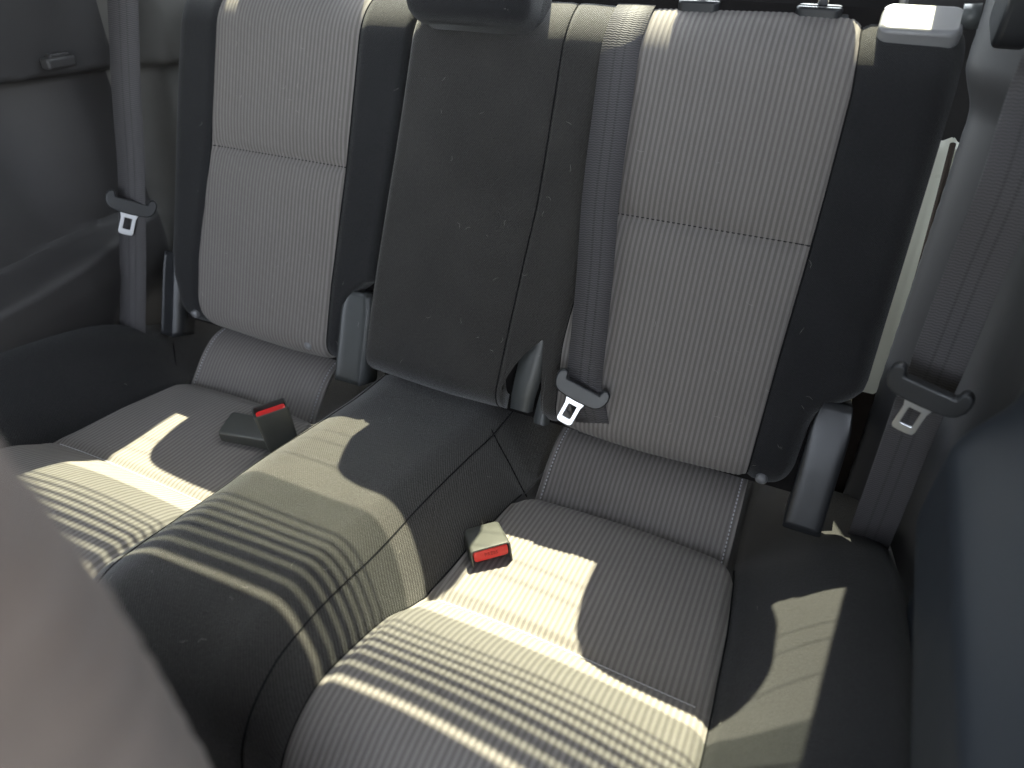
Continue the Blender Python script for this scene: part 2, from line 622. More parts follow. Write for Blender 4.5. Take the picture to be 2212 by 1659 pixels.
src_ = nt.nodes["Principled BSDF"].inputs['Base Color'].links[0].from_socket
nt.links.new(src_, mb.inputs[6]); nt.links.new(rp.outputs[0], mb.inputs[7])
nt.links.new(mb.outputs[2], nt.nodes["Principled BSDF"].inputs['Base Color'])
# ------------------------------------------------------------------ setting
def box(name, lo, hi, mat, parent=None, bev=0.0):
    x0, y0, z0 = lo; x1, y1, z1 = hi
    V = [(x0, y0, z0), (x1, y0, z0), (x1, y1, z0), (x0, y1, z0), (x0, y0, z1), (x1, y0, z1), (x1, y1, z1), (x0, y1, z1)]
    F = [(3, 2, 1, 0), (4, 5, 6, 7), (0, 1, 5, 4), (1, 2, 6, 5), (2, 3, 7, 6), (3, 0, 4, 7)]
    o = mesh_obj(name, V, F, mat, parent, smooth=False)
    if bev: bevelled(o, bev)
    return o


gr = mesh_obj("ground", [(-60, -60, -1.0), (60, -60, -1.0), (60, 60, -1.0), (-60, 60, -1.0)], [(0, 1, 2, 3)], M['asphalt'], smooth=False)
tag(gr, kind='structure')
fl = box("floor", (-.68, -2.2, -.80), (.68, .95, -.74), M['carpet'])
tag(fl, kind='structure')

# roof with the hatch glass and its printed black bars
GZ = lambda y: .585 - .30 * y        # plane of the hatch glass
roof = thing("car_roof", (0, -.8, .60), "grey lined car roof above the rear seats", "roof")
V = []; 
box("roof_panel", (-.66, -1.55, .600), (.66, -.04, .64), M['headliner'], roof, .004)
for sx in (-1, 1):
    tubes("roof_pillar", [[(sx * .66, -1.56, .60), (sx * .70, -2.15, .13), (sx * .70, -2.2, .0)]], .04, M['headliner'], roof, 10)
glass = thing("hatch_window", (0, .5, GZ(.5)), "sloping hatch glass with printed black bars along its upper edge", "window")


def slab(name, quad, thick, mat, parent):
    """quad of (x, y) on the glass plane"""
    V = [(x, y, GZ(y)) for x, y in quad] + [(x, y, GZ(y) + thick) for x, y in quad]
    n = len(quad)
    F = [tuple(range(n - 1, -1, -1)), tuple(range(n, 2 * n))] + [(i, (i + 1) % n, n + (i + 1) % n, n + i) for i in range(n)]
    return mesh_obj(name, V, F, mat, parent, smooth=False)


RAIL_R = [(.428, -.06), (.441, .09), (.464, .257), (.55, .9)]
RAIL_L = [(-.49, -.06), (-.488, .09), (-.492, .28), (-.53, .9)]
# GLASS-BEGIN
slab("pane", [(-.6, -.04), (.6, -.04), (.6, .9), (-.6, .9)], .004, M['glass'], glass)
def bar(y0, y1):
    V = []
    xs = np.linspace(-.62, .62, 25)
    bow = lambda x: -.04 * (x / .6) ** 2
    for y in (y0, y1):
        for x in xs: V.append((x, y + bow(x), GZ(y + bow(x)) + .0065))
    return V, grid_faces(2, 25)
FRIT = [(-.11, .021), (.0265, .039), (.0435, .0555), (.0595, .0685), (.0735, .0805), (.0865, .0915), (.0995, .1035), (.1125, .1155)]
VV, FF = [], []
v, f = bar(.025, .158)
tb = mesh_obj("tint_band", [(x, y, z - .001) for x, y, z in v], f, M['tint'], glass, smooth=False)
for yw in (.205, .247, .272):
    v, f = bar(yw, yw + .0011)
    mesh_obj("heater_wire", v, f, M['frit'], glass, smooth=False)
for y0, y1 in FRIT:
    v, f = bar(y0, y1); o = len(VV); VV += v; FF += [tuple(i + o for i in q) for q in f]
mesh_obj("printed_bars", VV, FF, M['frit'], glass, smooth=False)
# GLASS-END
for side, rail in (("r", RAIL_R), ("l", RAIL_L)):
    sg = 1 if side == "r" else -1
    V = []; 
    for x, y in rail:
        V += [(x, y, GZ(y) + .012), (sg * .74, y, GZ(y) + .012), (sg * .74, y, GZ(y) + .05), (x, y, GZ(y) + .05)]
    n_ = len(rail); F = grid_faces(n_, 4, wrap=True) + [(3, 2, 1, 0), tuple(range(4 * n_ - 4, 4 * n_))]
    mesh_obj("side_rail", V, F, M['bodyblack'], roof, smooth=False)

dp = thing("door_panel", (-.72, -1.5, -.4), "charcoal front door ahead of the left side trim, its glass tint added to dim the light from the left", "door")
box("door_skin", (-.75, -2.2, -.74), (-.69, -.96, .10), M['bodyblack'], dp, .01)
mesh_obj("dimming_door_glass", [(-.70, -2.0, .10), (-.70, -.3, .10), (-.66, -.3, .60), (-.66, -1.6, .60)], [(0, 1, 2, 3)], M['dim_side'], dp, smooth=False)  # unseen pane, tinted to keep left light off the right trim
db = box("dashboard", (-.68, -2.3, -.74), (.68, -1.9, .08), M['bodyblack'], None, .03)
tag(db, "dark dashboard at the front of the cabin", "dashboard")

# cargo cover behind the seat backs
cc = box("cargo_floor", (-.62, .005, -.30), (.55, .95, -.20), M['carpet'])
cw = thing("cargo_side_wall", (.6, .5, .0), "dark moulded cargo side wall behind the seat back's outer top corner", "cargo wall")
box("wall_panel", (.485, .372, -.30), (.70, .95, .36), M['trim'], cw, .01)  # inner side widened out of view to block sun behind the bench
bw = box("hatch_sill", (-.70, .96, -.34), (.70, 1.0, .34), M['carpet'])
tag(bw, "black hatch sill far behind the seat backs", "hatch sill")
tag(cc, "black carpeted cargo floor behind the rear seat backs", "cargo floor")

# ------------------------------------------------------------------ seat backs
def back_patch(name, L, Rr, xl, xr, r, mat, parent, t0, t1, na, nb, h=0.0, ribs=False, tmin=None, ucen=None):
    a = np.linspace(0, 1, na)[:, None]
    b = np.linspace(0, 1, nb)[None, :]
    if tmin is None:
        t = t0 + (t1 - t0) * b + 0 * a
        l, rr = L(t), Rr(t)
        X = l + (rr - l) * a
    else:
        xm = L(0.) + (Rr(0.) - L(0.)) * a
        lo = tmin(a)
        t = lo + (t1 - lo) * b
        l, rr = L(t), Rr(t)
        X = l + (rr - l) * a
    hh = h
    if ribs:
        w = np.cos((X) * 2 * np.pi / RIB)
        hh = hh + 0.00042 * sm(w, -.65, .1)
    P = back_pos(X, t, xl(t), xr(t), r, hh)
    return sheet(name, P, np.stack([X, t], -1), mat, parent)


EX = .05
sb1 = thing("folding_seat_back", (-.33, .03, -.30), "narrower rear seat back, grey ribbed panel between two black bolsters, no belt over it", "seat back", "folding rear seat backs")
back_patch("bolster", lambda t: l_xl(t) + .028 - .028 * 1.571 - EX, l_pl, l_xl, l_xr, .028, M['dark_fine'], sb1, -.34, .33, 40, 120)
back_patch("bolster", l_pr, lambda t: l_xr(t) - .008 + .008 * 1.571 + EX, l_xl, l_xr, .008, M['dark_fine'], sb1, -.34, .33, 40, 160)
pan1 = back_patch("centre_panel", l_pl, l_pr, l_xl, l_xr, .012, M['rib'], sb1, -.34, .33, 300, 130, .0006, True)
sb2 = thing("folding_seat_back", (.22, .03, -.30), "wider rear seat back with plain black middle section and a belt lying over it", "seat back", "folding rear seat backs")
back_patch("middle_section", lambda t: r_xl(t) + .009 - .009 * 1.571 - EX, r_seam, r_xl, r_xr, .009, M['dark'], sb2, -.34, .33, 60, 130)


def notch(a):
    x = .112 + (r_pl(-.25) - .112) * a
    lo = np.full_like(x, -.34)
    u = np.clip((x - .119) / (.160 - .119), 0, 1)
    rise = -.272 + .093 * u ** .5
    fall = np.clip((.172 - x) / .010, 0, 1)
    v = np.where((x > .119) & (x < .172), np.minimum(rise, -.30 + .125 * fall), lo)
    return v


back_patch("side_strip", r_seam, r_pl, r_xl, r_xr, .016, M['dark'], sb2, -.34, .33, 110, 140, 0.0, False, notch)
pan2 = back_patch("centre_panel", r_pl, r_pr, r_xl, r_xr, .028, M['rib'], sb2, -.34, .33, 300, 130, .0006, True)
back_patch("bolster", r_pr, lambda t: r_xr(t) - .028 + .028 * 1.571 + EX, r_xl, r_xr, .028, M['dark_fine'], sb2, -.34, .33, 40, 160)


def back_line(fx, ts, h=.0004, u=(l_xl, r_xr)):
    return [tuple(back_pos(np.array([float(fx(t))]), np.array([float(t)]), np.array([-.9]), np.array([.9]), .01, h)[0]) for t in ts]


TSS = np.linspace(-.30, .27, 80)
for f_ in (l_pl, l_pr): tubes("seam", [back_line(f_, TSS)], .0011, M['thread'], sb1)
for f_ in (r_pl, r_pr): tubes("seam", [back_line(f_, TSS)], .0011, M['thread'], sb2)
tubes("seam", [back_line(r_seam, TSS, .0006)], .0009, M['thread'], sb2)


def cross_seam(fl_, fr_):
    pts = []
    for a in np.linspace(.005, .995, 60):
        x = float(fl_(.002) + (fr_(.002) - fl_(.002)) * a)
        pts.append(tuple(back_pos(np.array([x]), np.array([.002]), np.array([-.9]), np.array([.9]), .01, .0006)[0]))
    return pts


tubes("cross_seam", [cross_seam(l_pl, l_pr)], .0009, M['thread'], sb1)
tubes("cross_seam", [cross_seam(r_pl, r_pr)], .0009, M['thread'], sb2)


def rivet(px, py, parent, h=.004):
    x, t = on_back(px, py, h)
    y, z, ny, nz = back_profile(np.array([t]))
    n = Vector((0, ny[0], nz[0])); o = Vector((x, y[0], z[0]))
    F = frame(o, (1, 0, 0), n.cross(Vector((1, 0, 0))))
    secs = []
    for rr, d in ((.0070, -.006), (.0070, .0045), (.0062, .0062), (.0035, .0074), (.0004, .0078)):
        secs.append([F(rr * math.cos(R(k * 15)), rr * math.sin(R(k * 15)), d) for k in range(24)])
    o = loft("trim_rivet", secs, M['lever'], parent)
    return o


rivet(415, 678, sb1); rivet(658, 747, sb1, .008); rivet(1643, 1041, sb2); rivet(1222, 895, sb2, .004)

# rear shells of the seat backs so they are solid
def shell(x0, x1, parent):
    P = []
    for t in (-.30, .26):
        y, z, ny, nz = back_profile(np.array([min(t, TTOP)]))
        for x in (x0, x1):
            for dep in (.03, .10):
                P.append((x, t * SN + CN * dep, t * CN - SN * dep))
    V = P
    F = [(0, 2, 3, 1), (4, 5, 7, 6), (0, 1, 5, 4), (2, 6, 7, 3), (1, 3, 7, 5), (0, 4, 6, 2)]
    o = mesh_obj("backboard", V, F, M['carpet'], parent, smooth=False)


shell(-.530, -.145, sb1); shell(-.108, .528, sb2)

# hinge covers
def hinge(name, x0, x1, tb, tt, parent, out=.022, mat=None, rnd=.7):
    secs = []
    ts = np.linspace(tb, tt, 18)
    for t in ts:
        k = (t - tb) / (tt - tb)
        hgt = out * (1 - max(0, (k - .45) / .55) ** 2.2) - .004
        w = .5 * (x1 - x0) * (1 - .30 * max(0, (k - .72) / .28) ** 2)
        cx = .5 * (x0 + x1)
        y, z, ny, nz = t * SN, t * CN, -CN, SN
        s_ = []
        for q in range(17):
            a = -1 + 2 * q / 16
            d = hgt * (1 - abs(a) ** 6 * .6) if abs(a) < 1 else hgt * .4
            s_.append((cx + w * a, y + ny * d, z + nz * d))
        s_.append((cx + w, y - ny * .05, z - nz * .05)); s_.append((cx - w, y - ny * .05, z - nz * .05))
        secs.append(s_)
    return loft(name, secs, mat or M['hinge'], parent)


hinge("hinge_cover", -.181, -.134, -.322, -.176, sb1, .000)
hg = thing("seat_hinge_cover", (.53, -.1, -.33), "dark plastic hinge cover beside the wide seat back's lower outer corner", "hinge cover", "outer seat hinge covers")
hinge("cover_shell", .508, .552, -.335, -.170, hg, .008, M['black'])
hg2 = thing("seat_hinge_cover", (-.53, -.1, -.33), "dark plastic hinge cover beside the narrow seat back's lower outer corner", "hinge cover", "outer seat hinge covers")
hinge("cover_shell", -.562, -.534, -.335, -.186, hg2, .000, M['black'])
# pieces seen in the slit at the wide seat back's foot
def slit_piece(xs, parent):
    V = []; n = len(xs)
    for x0, x1, t, d in xs:
        y, z = t * SN, t * CN
        for x, dd in ((x0, d - .012), (x0 + .003, d), (x1 - .003, d), (x1, d - .012)):
            V.append((x, y - CN * dd, z + SN * dd))
    return mesh_obj("slit_liner", V, grid_faces(n, 4), M['hinge'], parent)


slit_piece([(.116, .149, -.290, -.012), (.115, .150, -.27, -.010), (.116, .153, -.25, -.009), (.118, .158, -.21, -.010), (.120, .164, -.165, -.012)], sb2)
slit_piece([(.157, .179, -.300, -.007), (.155, .178, -.292, -.008), (.156, .177, -.27, -.009), (.160, .178, -.23, -.008), (.165, .178, -.165, -.012)], sb2)

# release lever on the outer top corner of the wide seat back
def P_back(x, t, h=0.0):
    return Vector(back_pos(np.array([x]), np.array([t]), np.array([-.9]), np.array([.9]), .01, h)[0])


lx0, lx1 = .463, .541
secs = []
o = P_back(.5, .222)
F = frame((.502, o.y + .022, o.z + .021), (1, 0, 0.0), (0, -.93, -.36))
lev = plate("release_lever", rrect(.080, .052, .012, 5), F, -.004, .016, M['lever'], sb2, .005)
tubes("lever_hinge", [[F(.036, -.004, -.004), F(.052, -.004, -.006)]], .012, M['hinge'], sb2, 16)

# ------------------------------------------------------------------ headrests
def headrest(cx, w, t0, t1, h0, label, depth=.085, rt=.045, rb=.028, lean=.43):
    o = thing("headrest", (cx, t0 * SN, t0 * CN), label, "headrest", "rear headrests")
    secs = []
    N = 56
    L = t1 - t0
    for i in range(29):
        a = -math.cos(math.pi * i / 28)
        t = t0 + L * (.5 + .5 * a)
        db, dt = t - t0, t1 - t
        half = w / 2
        if db < rb: half -= rb - math.sqrt(max(0, rb * rb - (rb - db) ** 2))
        if dt < rt: half -= rt - math.sqrt(max(0, rt * rt - (rt - dt) ** 2))
        rd = .022
        dep = depth / 2
        e = min(db, dt)
        if e < rd: dep -= rd - math.sqrt(max(0, rd * rd - (rd - e) ** 2))
        dep = max(dep, .004)
        half += .002 * math.sin(math.pi * (t - t0) / L)
        s_ = []
        for q in range(N):
            th = 2 * math.pi * q / N
            c, s2 = math.cos(th), math.sin(th)
            x = math.copysign(abs(c) ** (2 / 7), c) * half
            d = math.copysign(abs(s2) ** (2 / 7), s2) * dep
            d += .006 * (1 - (x / (w / 2)) ** 2) * (1 if d > 0 else 0)
            hh = h0 - depth / 2 + d + lean * (t - t0)
            s_.append((cx + x, t * SN - CN * hh, t * CN + SN * hh))
        secs.append(s_)
    loft("pad", secs, M['dark_fine'], o)
    return o


def posts(o, xs, t0, t1, hm):
    for x in xs:
        p0 = Vector((x, t0 * SN - CN * hm, t0 * CN + SN * hm)); p1 = Vector((x, t1 * SN - CN * hm, t1 * CN + SN * hm))
        tubes("post", [[p0, p1]], .006, M['steel'], o, 14)


# HEADREST-BEGIN
hc = headrest(-.011, .178, .198, .482, .046, "black headrest pad standing over the plain black middle section", rt=.05, lean=.06)
posts(hc, (-.06, .06), .20, .25, -.02)
hr = headrest(.329, .200, .318, .482, .024, "raised headrest on chrome posts above the wide seat back's grey panel", rt=.075, lean=.37)
for px_, py_ in ((1497, 10), (1768, 22)):
    xa_, t_ = on_back(px_, py_, .0)
    y_, z_, ny_, nz_ = back_profile(np.array([.262]))
    p0_ = Vector((xa_, y_[0] + .004, z_[0] + .006))
    tubes("post", [[p0_, p0_ + Vector((0, SN, CN)) * .10]], .0055, M['steel'], hr, 14)
hl = headrest(-.325, .212, .275, .432, .000, "headrest above the narrow seat back's grey panel", lean=.36)
posts(hl, (-.39, -.26), .20, .32, -.03)
# HEADREST-END


def guide(px0, px1, py, parent, knob):
    xa, t = on_back((px0 + px1) / 2, py, .0)
    # stands on top of the roll
    y, z, ny, nz = back_profile(np.array([.262]))
    F = frame((xa, y[0], z[0] - .002), (1, 0, 0), (0, -1, .0))
    g_ = plate("headrest_guide", rrect(.050, .026, .009, 5), F, -.014, .014, M['black'], parent, .003)
    if knob:
        F2 = frame((xa + .027, y[0], z[0] - .002), (1, 0, 0), (0, -1, 0))
        plate("guide_button", rrect(.012, .017, .004, 4), F2, -.008, .007, M['black'], parent, .003)
    return g_


guide(1465, 1530, 10, sb2, False); guide(1735, 1795, 22, sb2, True)

# ------------------------------------------------------------------ bench cushion
cu = thing("rear_bench_cushion", (0, -.3, -.45), "rear bench cushion with two ribbed grey seats, black hump between them and black sides", "seat cushion")


def vlen(v): return np.interp(v, VT, S_LEN)


def cush_patch(name, X0, X1, v0, v1, na, nb, mat, parent, ribs=False, h=0.0, lip=0.0, sgn=1):
    a = np.linspace(0, 1, na)[:, None]; b = np.linspace(0, 1, nb)[None, :]
    v = v0 + (v1 - v0) * b + 0 * a
    X = X0(v) + (X1(v) - X0(v)) * a
    hh = np.zeros_like(X) + h
    if ribs: hh = hh + 0.00042 * sm(np.cos(X * 2 * np.pi / RIB), -.65, .1)
    if ribs:
        ed = np.minimum(X - X0(v), X1(v) - X)
        hh = hh - .0105 * (1 - np.sqrt(np.clip(ed / .014, 0, 1)))
    if lip: hh = hh + lip * np.sqrt(np.clip((v - v0) / .45, 0, 1)) - lip
    P = cush_pos(X, v, hh)
    return sheet(name, P, np.stack([X, vlen(v)], -1), mat, parent)


VR = 2.62   # station where the ribbed seats begin
cush_patch("centre_hump", lambda v: -c_in(v), c_in, 0, VMAX, 90, 160, M['dark'], cu)
for sg in (-1, 1):
    cut = lambda v: .022 * (1 - np.sqrt(np.clip((v - VR) / .5, 0, 1)))
    if sg > 0:
        i, o_ = (lambda v: c_in(v) + cut(v)), (lambda v: c_out(v) - cut(v))
        cush_patch("ribbed_seat", i, o_, VR, VMAX, 380, 190, M['rib'], cu, True, .0105, .014)
        cush_patch("side_bolster", c_out, lambda v: .662 + 0 * v, 0, VMAX, 60, 130, M['dark_fine'], cu)
        cush_patch("rear_filler", c_in, c_out, 0, 3.1, 40, 50, M['dark_fine'], cu, False, -.004)
    else:
        i, o_ = (lambda v: -c_out(v) + cut(v)), (lambda v: -c_in(v) - cut(v))
        cush_patch("ribbed_seat", i, o_, VR, VMAX, 380, 190, M['rib'], cu, True, .0105, .014)
        cush_patch("side_bolster", lambda v: -.662 + 0 * v, lambda v: -c_out(v), 0, VMAX, 60, 130, M['dark_fine'], cu)
        cush_patch("rear_filler", lambda v: -c_out(v), lambda v: -c_in(v), 0, 3.1, 40, 50, M['dark_fine'], cu, False, -.004)


def cush_line(fx, vs, h=.0006):
    return [tuple(cush_pos(np.array([float(fx(v))]), np.array([float(v)]), np.array([h]))[0]) for v in vs]


VS = np.linspace(.8, 12, 120)
for s_ in (1, -1):
    tubes("hump_seam", [cush_line(lambda v: s_ * .112, VS)], .0009, M['thread'], cu)
pp_ = [tuple(Vector(cush_hit(*q)) + Vector((0, 0, .0012))) for q in ((1062, 930), (1080, 965), (1102, 1005), (1122, 1045), (1138, 1075))]
tubes("filler_seam", [cr_table(pp_, 6)], .0009, M['thread'], cu)
pp_ = [tuple(Vector(cush_hit(*q)) + Vector((0, 0, .0012))) for q in ((372, 706), (376, 750), (382, 800), (388, 838))]
tubes("filler_seam", [cr_table(pp_, 6)], .0009, M['thread'], cu)
VS2 = np.linspace(2.7, 12, 110)
for s_ in (1, -1):
    tubes("seat_seam", [cush_line(lambda v: s_ * c_in(v), VS2, .001)], .0014, M['thread'], cu)
    tubes("seat_seam", [cush_line(lambda v: s_ * c_out(v), VS2, .001)], .0014, M['thread'], cu)


def cross(sg):
    pts = []
    for a in np.linspace(.05, .95, 70):
        x = sg * (c_in(5.02) + (c_out(5.02) - c_in(5.02)) * a)
        pts.append(tuple(cush_pos(np.array([x]), np.array([5.02]), np.array([.0108]))[0]))
    return pts


tubes("cross_seam", [cross(1)], .0009, M['stitch'], cu); tubes("cross_seam", [cross(-1)], .0009, M['stitch'], cu)


# flaps that hang from the seat backs on to the cushion
def flap(x0, x1, parent):
    na, nb = 280, 50
    prof = cr_table([(-.035, -.300), (-.078, -.294), (-.112, -.299), (-.142, -.317), (-.168, -.342), (-.190, -.364), (-.20, -.374)], 12)
    bb = np.linspace(0, len(prof) - 1, nb)
    yy = np.interp(bb, np.arange(len(prof)), prof[:, 0]); zz = np.interp(bb, np.arange(len(prof)), prof[:, 1])
    ll = np.concatenate([[0], np.cumsum(np.hypot(np.diff(yy), np.diff(zz)))])
    a = np.linspace(0, 1, na)[:, None]
    k = np.linspace(0, 1, nb)[None, :]
    X = x0 + (x1 - x0) * a + 0 * k
    X = X + (a - .5) * 2 * (-.010 * np.sin(np.pi * k) * 0 + .006 * k)
    bow = .004 * np.sin(np.pi * a) + .0016 * np.sin(a * 9 + 1) * k
    rib = 0.00042 * sm(np.cos(X * 2 * np.pi / RIB), -.65, .1)
    edge = np.minimum(a, 1 - a) * (x1 - x0)
    hem = -.0008 * np.exp(-((edge - .008) / .0015) ** 2)
    n = np.stack([-np.full(nb, .76), np.full(nb, .65)], -1)
    off = (bow + rib + hem)
    P = np.stack([X, yy[None, :] + off * n[None, :, 0], zz[None, :] + off * n[None, :, 1]], -1)
    f = sheet("flap", P, np.stack([X, ll[None, :] + 0 * X], -1), M['rib'], parent)
    so = f.modifiers.new("thick", 'SOLIDIFY'); so.thickness = .004; so.offset = -1
    for ia in (int(na * .030), int(na * .970)):
        V, Fc = [], []
        line = P[ia]
        s0 = .006
        while s0 < ll[-1] - .004:
            pts = []
            for q in (0, .5, 1):
                ss = s0 + q * .0030
                pts.append((np.interp(ss, ll, line[:, 0]), np.interp(ss, ll, line[:, 1]) - .0012, np.interp(ss, ll, line[:, 2]) + .0010))
            v, f2 = tube_arrays(pts, [.0007, .0010, .0007], 6)
            o = len(V); V += v; Fc += [tuple(i + o for i in q) for q in f2]
            s0 += .0052
        mesh_obj("stitching", [tuple(v) for v in V], Fc, M['stitch'], f)
    return f


flap(-.455, -.200, cu); flap(.196, .454, cu)

# ------------------------------------------------------------------ side trims
def wall_sheet(fx, ys, zs, parent, parts, sel):
    """one moulded surface, cut into the parts it is made of: sel(Y, Z) gives the part's number"""
    Y, Z = np.meshgrid(ys, zs, indexing='ij')
    P = np.stack([fx(Y, Z), Y, Z], -1)
    na, nb = Y.shape
    F = grid_faces(na, nb)
    yc = Y[:-1, :-1].ravel() + (ys[1] - ys[0]) / 2; zc = Z[:-1, :-1].ravel() + (zs[1] - zs[0]) / 2
    k = sel(yc, zc)
    for i, (nm, mat) in enumerate(parts):
        fs_ = [f for f, q in zip(F, k) if q == i]
        use = sorted({v for f in fs_ for v in f}); ix = {v: j for j, v in enumerate(use)}
        mesh_obj(nm, P.reshape(-1, 3)[use], [tuple(ix[v] for v in f) for f in fs_], mat, parent, np.stack([Y, Z], -1).reshape(-1, 2)[use])


def left_x(Y, Z):
    x = np.full_like(Y, -.668)
    ledge = .100 - .075 * Y
    upper = sm(Z - ledge, -.006, .006)
    x = x + upper * (.030 + .015 * sm(Z, .12, .32))
    # pillar that meets the seat back's side
    x = x + .052 * sm(Y, .005, .085)
    rec = (1 - upper) * (1 - sm(Y, -.19, -.045))
    x = x - .075 * rec * np.exp(-(np.clip(ledge - Z, 0, None) / .19) ** 2)
    # armrest: rounded shelf whose top edge climbs a little to the rear
    edge = l_edge(Y)
    a = sm(edge - Z, -.014, .020)
    arm = sm(-Y, -.02, .20)
    x = x + a * (.014 + .050 * arm) * (1 - sm(Y, .0, .03))
    x = x - a * sm(edge - Z, .05, .16) * .022
    return x


def l_edge(Y): return -.138 - .015 * sm(-Y, .05, .35)


lt = thing("side_trim_panel", (-.66, -.2, -.3), "charcoal side trim with a coat hook, left of the narrow seat back", "side trim", "rear side trims")
wall_sheet(left_x, np.linspace(-.95, .26, 190), np.linspace(-.72, .42, 200), lt, (("moulded_wall", M['trim']), ("armrest", M['trim']), ("pillar_trim", M['trim_light'])),
           lambda Y, Z: np.where(Y > .012, 2, np.where(Z < l_edge(Y) + .012, 1, 0)))
# coat hook
p = at_x(121, 133, -.632)
F = frame(p, (0, 1, -.05), (0, .05, 1))
plate("coat_hook", rrect(.046, .016, .004, 4), F, -.004, .016, M['trim'], lt, .004)
plate("hook_catch", rrect(.030, .006, .002, 3, .002, .0095), F, -.002, .011, M['trim'], lt, .002)


def right_x(Y, Z):
    x = np.full_like(Y, .668)
    # ridge that hides the gap, leaning like the seat back
    yr = .20 + .30 * Z
    rd = (Y - yr)
    x = x - .080 * np.exp(-(np.clip(rd, None, 0) / .075) ** 2) * (1 - sm(rd, .0, .03))
    x = x + .03 * sm(rd, .02, .05)
    arm = sm(-Y, .13, .26)
    edge = -.028
    a = sm(edge - Z, -.03, .02)
    x = x - arm * a * .062
    x = x + arm * sm(-Z, .12, .22) * .03
    up = sm(Z, .10, .16)
    x = x - .02 * up
    return x


rt = thing("side_trim_panel", (.66, -.2, -.3), "dark shade toned side trim with bulging armrest at the right, behind the slanting belt", "side trim", "rear side trims")
wall_sheet(right_x, np.linspace(-.95, .34, 190), np.linspace(-.72, .42, 200), rt, (("moulded_wall", M['trim_shaded']), ("armrest", M['armrest'])),
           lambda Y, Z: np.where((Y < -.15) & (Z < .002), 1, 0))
p = Vector(at_x(2218, -14, .592))
F = frame(p, (0, 1, .10), (0, -.10, 1))
plate("upper_cover", rrect(.115, .085, .020, 6), F, -.02, .012, M['black'], rt, .006)
p = Vector(at_x(2070, 20, .575))
F = frame(p + Vector((.03, .06, -.01)), (0, 1, .0), (0, 0, 1))
plate("pillar_foot", rrect(.20, .10, .03, 6), F, -.03, .008, M['trim_shaded'], rt, .008)

# body panel seen through the gap beside the wide seat back
bp = thing("body_panel", (.6, .35, -.1), "sunlit sage painted metal strip in the gap beside the wide seat back", "body panel")
def strip_rows(rows, name, mat):
    V = []
    for y_, z_ in rows:
        for x in (.550, .585, .598, .604, .630): V.append((x, y_ + (.012 if x == .598 else 0), z_ + (.004 if x == .598 else 0)))
    mesh_obj(name, V, grid_faces(len(rows), 5), mat, bp)


strip_rows([(.362, .03), (.30, -.03), (.235, -.10), (.17, -.18), (.125, -.26)], "painted_strip", M['paint'])
tubes("rubber_edge", [[(.5975, .352, .030), (.5975, .292, -.026), (.5975, .227, -.096), (.5975, .162, -.176), (.5975, .117, -.256)]], .004, M['brown'], bp, 8)
strip_rows([(.1255, -.2605), (.10, -.35), (.078, -.490)], "carpet_strip", M['brown'])
strip_rows([(.0775, -.491), (.075, -.52), (.075, -.70)], "painted_strip", M['paint'])

# ------------------------------------------------------------------ seat belts
def ribbon(name, centres, widths, w, mat, parent, thick=.0013, n=60):
    T = cr_table(np.array(centres), 12)[:, :]
    Pc = np.array([T[int(round(i))] for i in np.linspace(0, len(T) - 1, n)])
    Wd = np.array([np.interp(np.linspace(0, 1, n), np.linspace(0, 1, len(widths)), np.array(widths)[:, k]) for k in range(3)]).T
    V, UV = [], []
    acc = 0
    for i in range(n):
        c_ = Vector(Pc[i]); d = Vector(Pc[min(i + 1, n - 1)] - Pc[max(i - 1, 0)]).normalized()
        wv = Vector(Wd[i]); wv = (wv - d * wv.dot(d)).normalized(); nn = wv.cross(d)
        if i: acc += float(np.linalg.norm(Pc[i] - Pc[i - 1]))
        sec = [(-.5, .5), (-.47, .9), (-.2, 1), (0, 1), (.2, 1), (.47, .9), (.5, .5), (.5, -.5), (0, -1), (-.5, -.5)]
        for u, q in sec:
            V.append(tuple(c_ + wv * u * w + nn * q * thick / 2)); UV.append((u * w, acc))
    return mesh_obj(name, V, grid_faces(n, 10, wrap=True), mat, parent, UV)


def tongue(parent, F, tilt=0.0):
    """F: local x along the bar, y up the belt, z towards the viewer"""
    half = [(0, .0035), (.0235, .0035), (.0243, .0060), (.0252, .0105), (.0285, .0135), (.0335, .0125), (.0370, .0085), (.0382, .0020), (.0370, -.0060), (.0330, -.0130), (.0270, -.0170), (.0160, -.0188), (0, -.0192)]
    bar = half + [(-x, y) for x, y in half[-2:0:-1]]
    t_ = plate("tongue_grip", bar, F, -.0045, .0075, M['black'], parent, .0026)
    outer = [(-.0165, -.012), (-.0130, -.020), (-.0112, -.027), (-.0112, -.050), (-.0095, -.0535), (-.004, -.0545), (.004, -.0545), (.0095, -.0535), (.0112, -.050), (.0112, -.027), (.0130, -.020), (.0165, -.012)]
    inner = [(-.0052, -.026), (-.0056, -.0265), (-.0058, -.027), (-.0058, -.044), (-.0055, -.0447), (-.0035, -.045), (.0035, -.045), (.0055, -.0447), (.0058, -.044), (.0058, -.027), (.0056, -.0265), (.0052, -.026)]
    plate("tongue_plate", outer, F, .0008, .0034, M['steel'], parent, .0008, inner)


CAMP = Vector(CAM_LOC)


def belt_frame(centre, up, yaw=0.0):
    """bar frame facing the camera"""
    o = Vector(centre); up = Vector(up).normalized()
    toc = (CAMP - o).normalized()
    x = up.cross(toc).normalized()
    q = Matrix.Rotation(yaw, 3, x.cross(up))
    return frame(o, q @ x, q @ up)


BG = "rear seat belts"
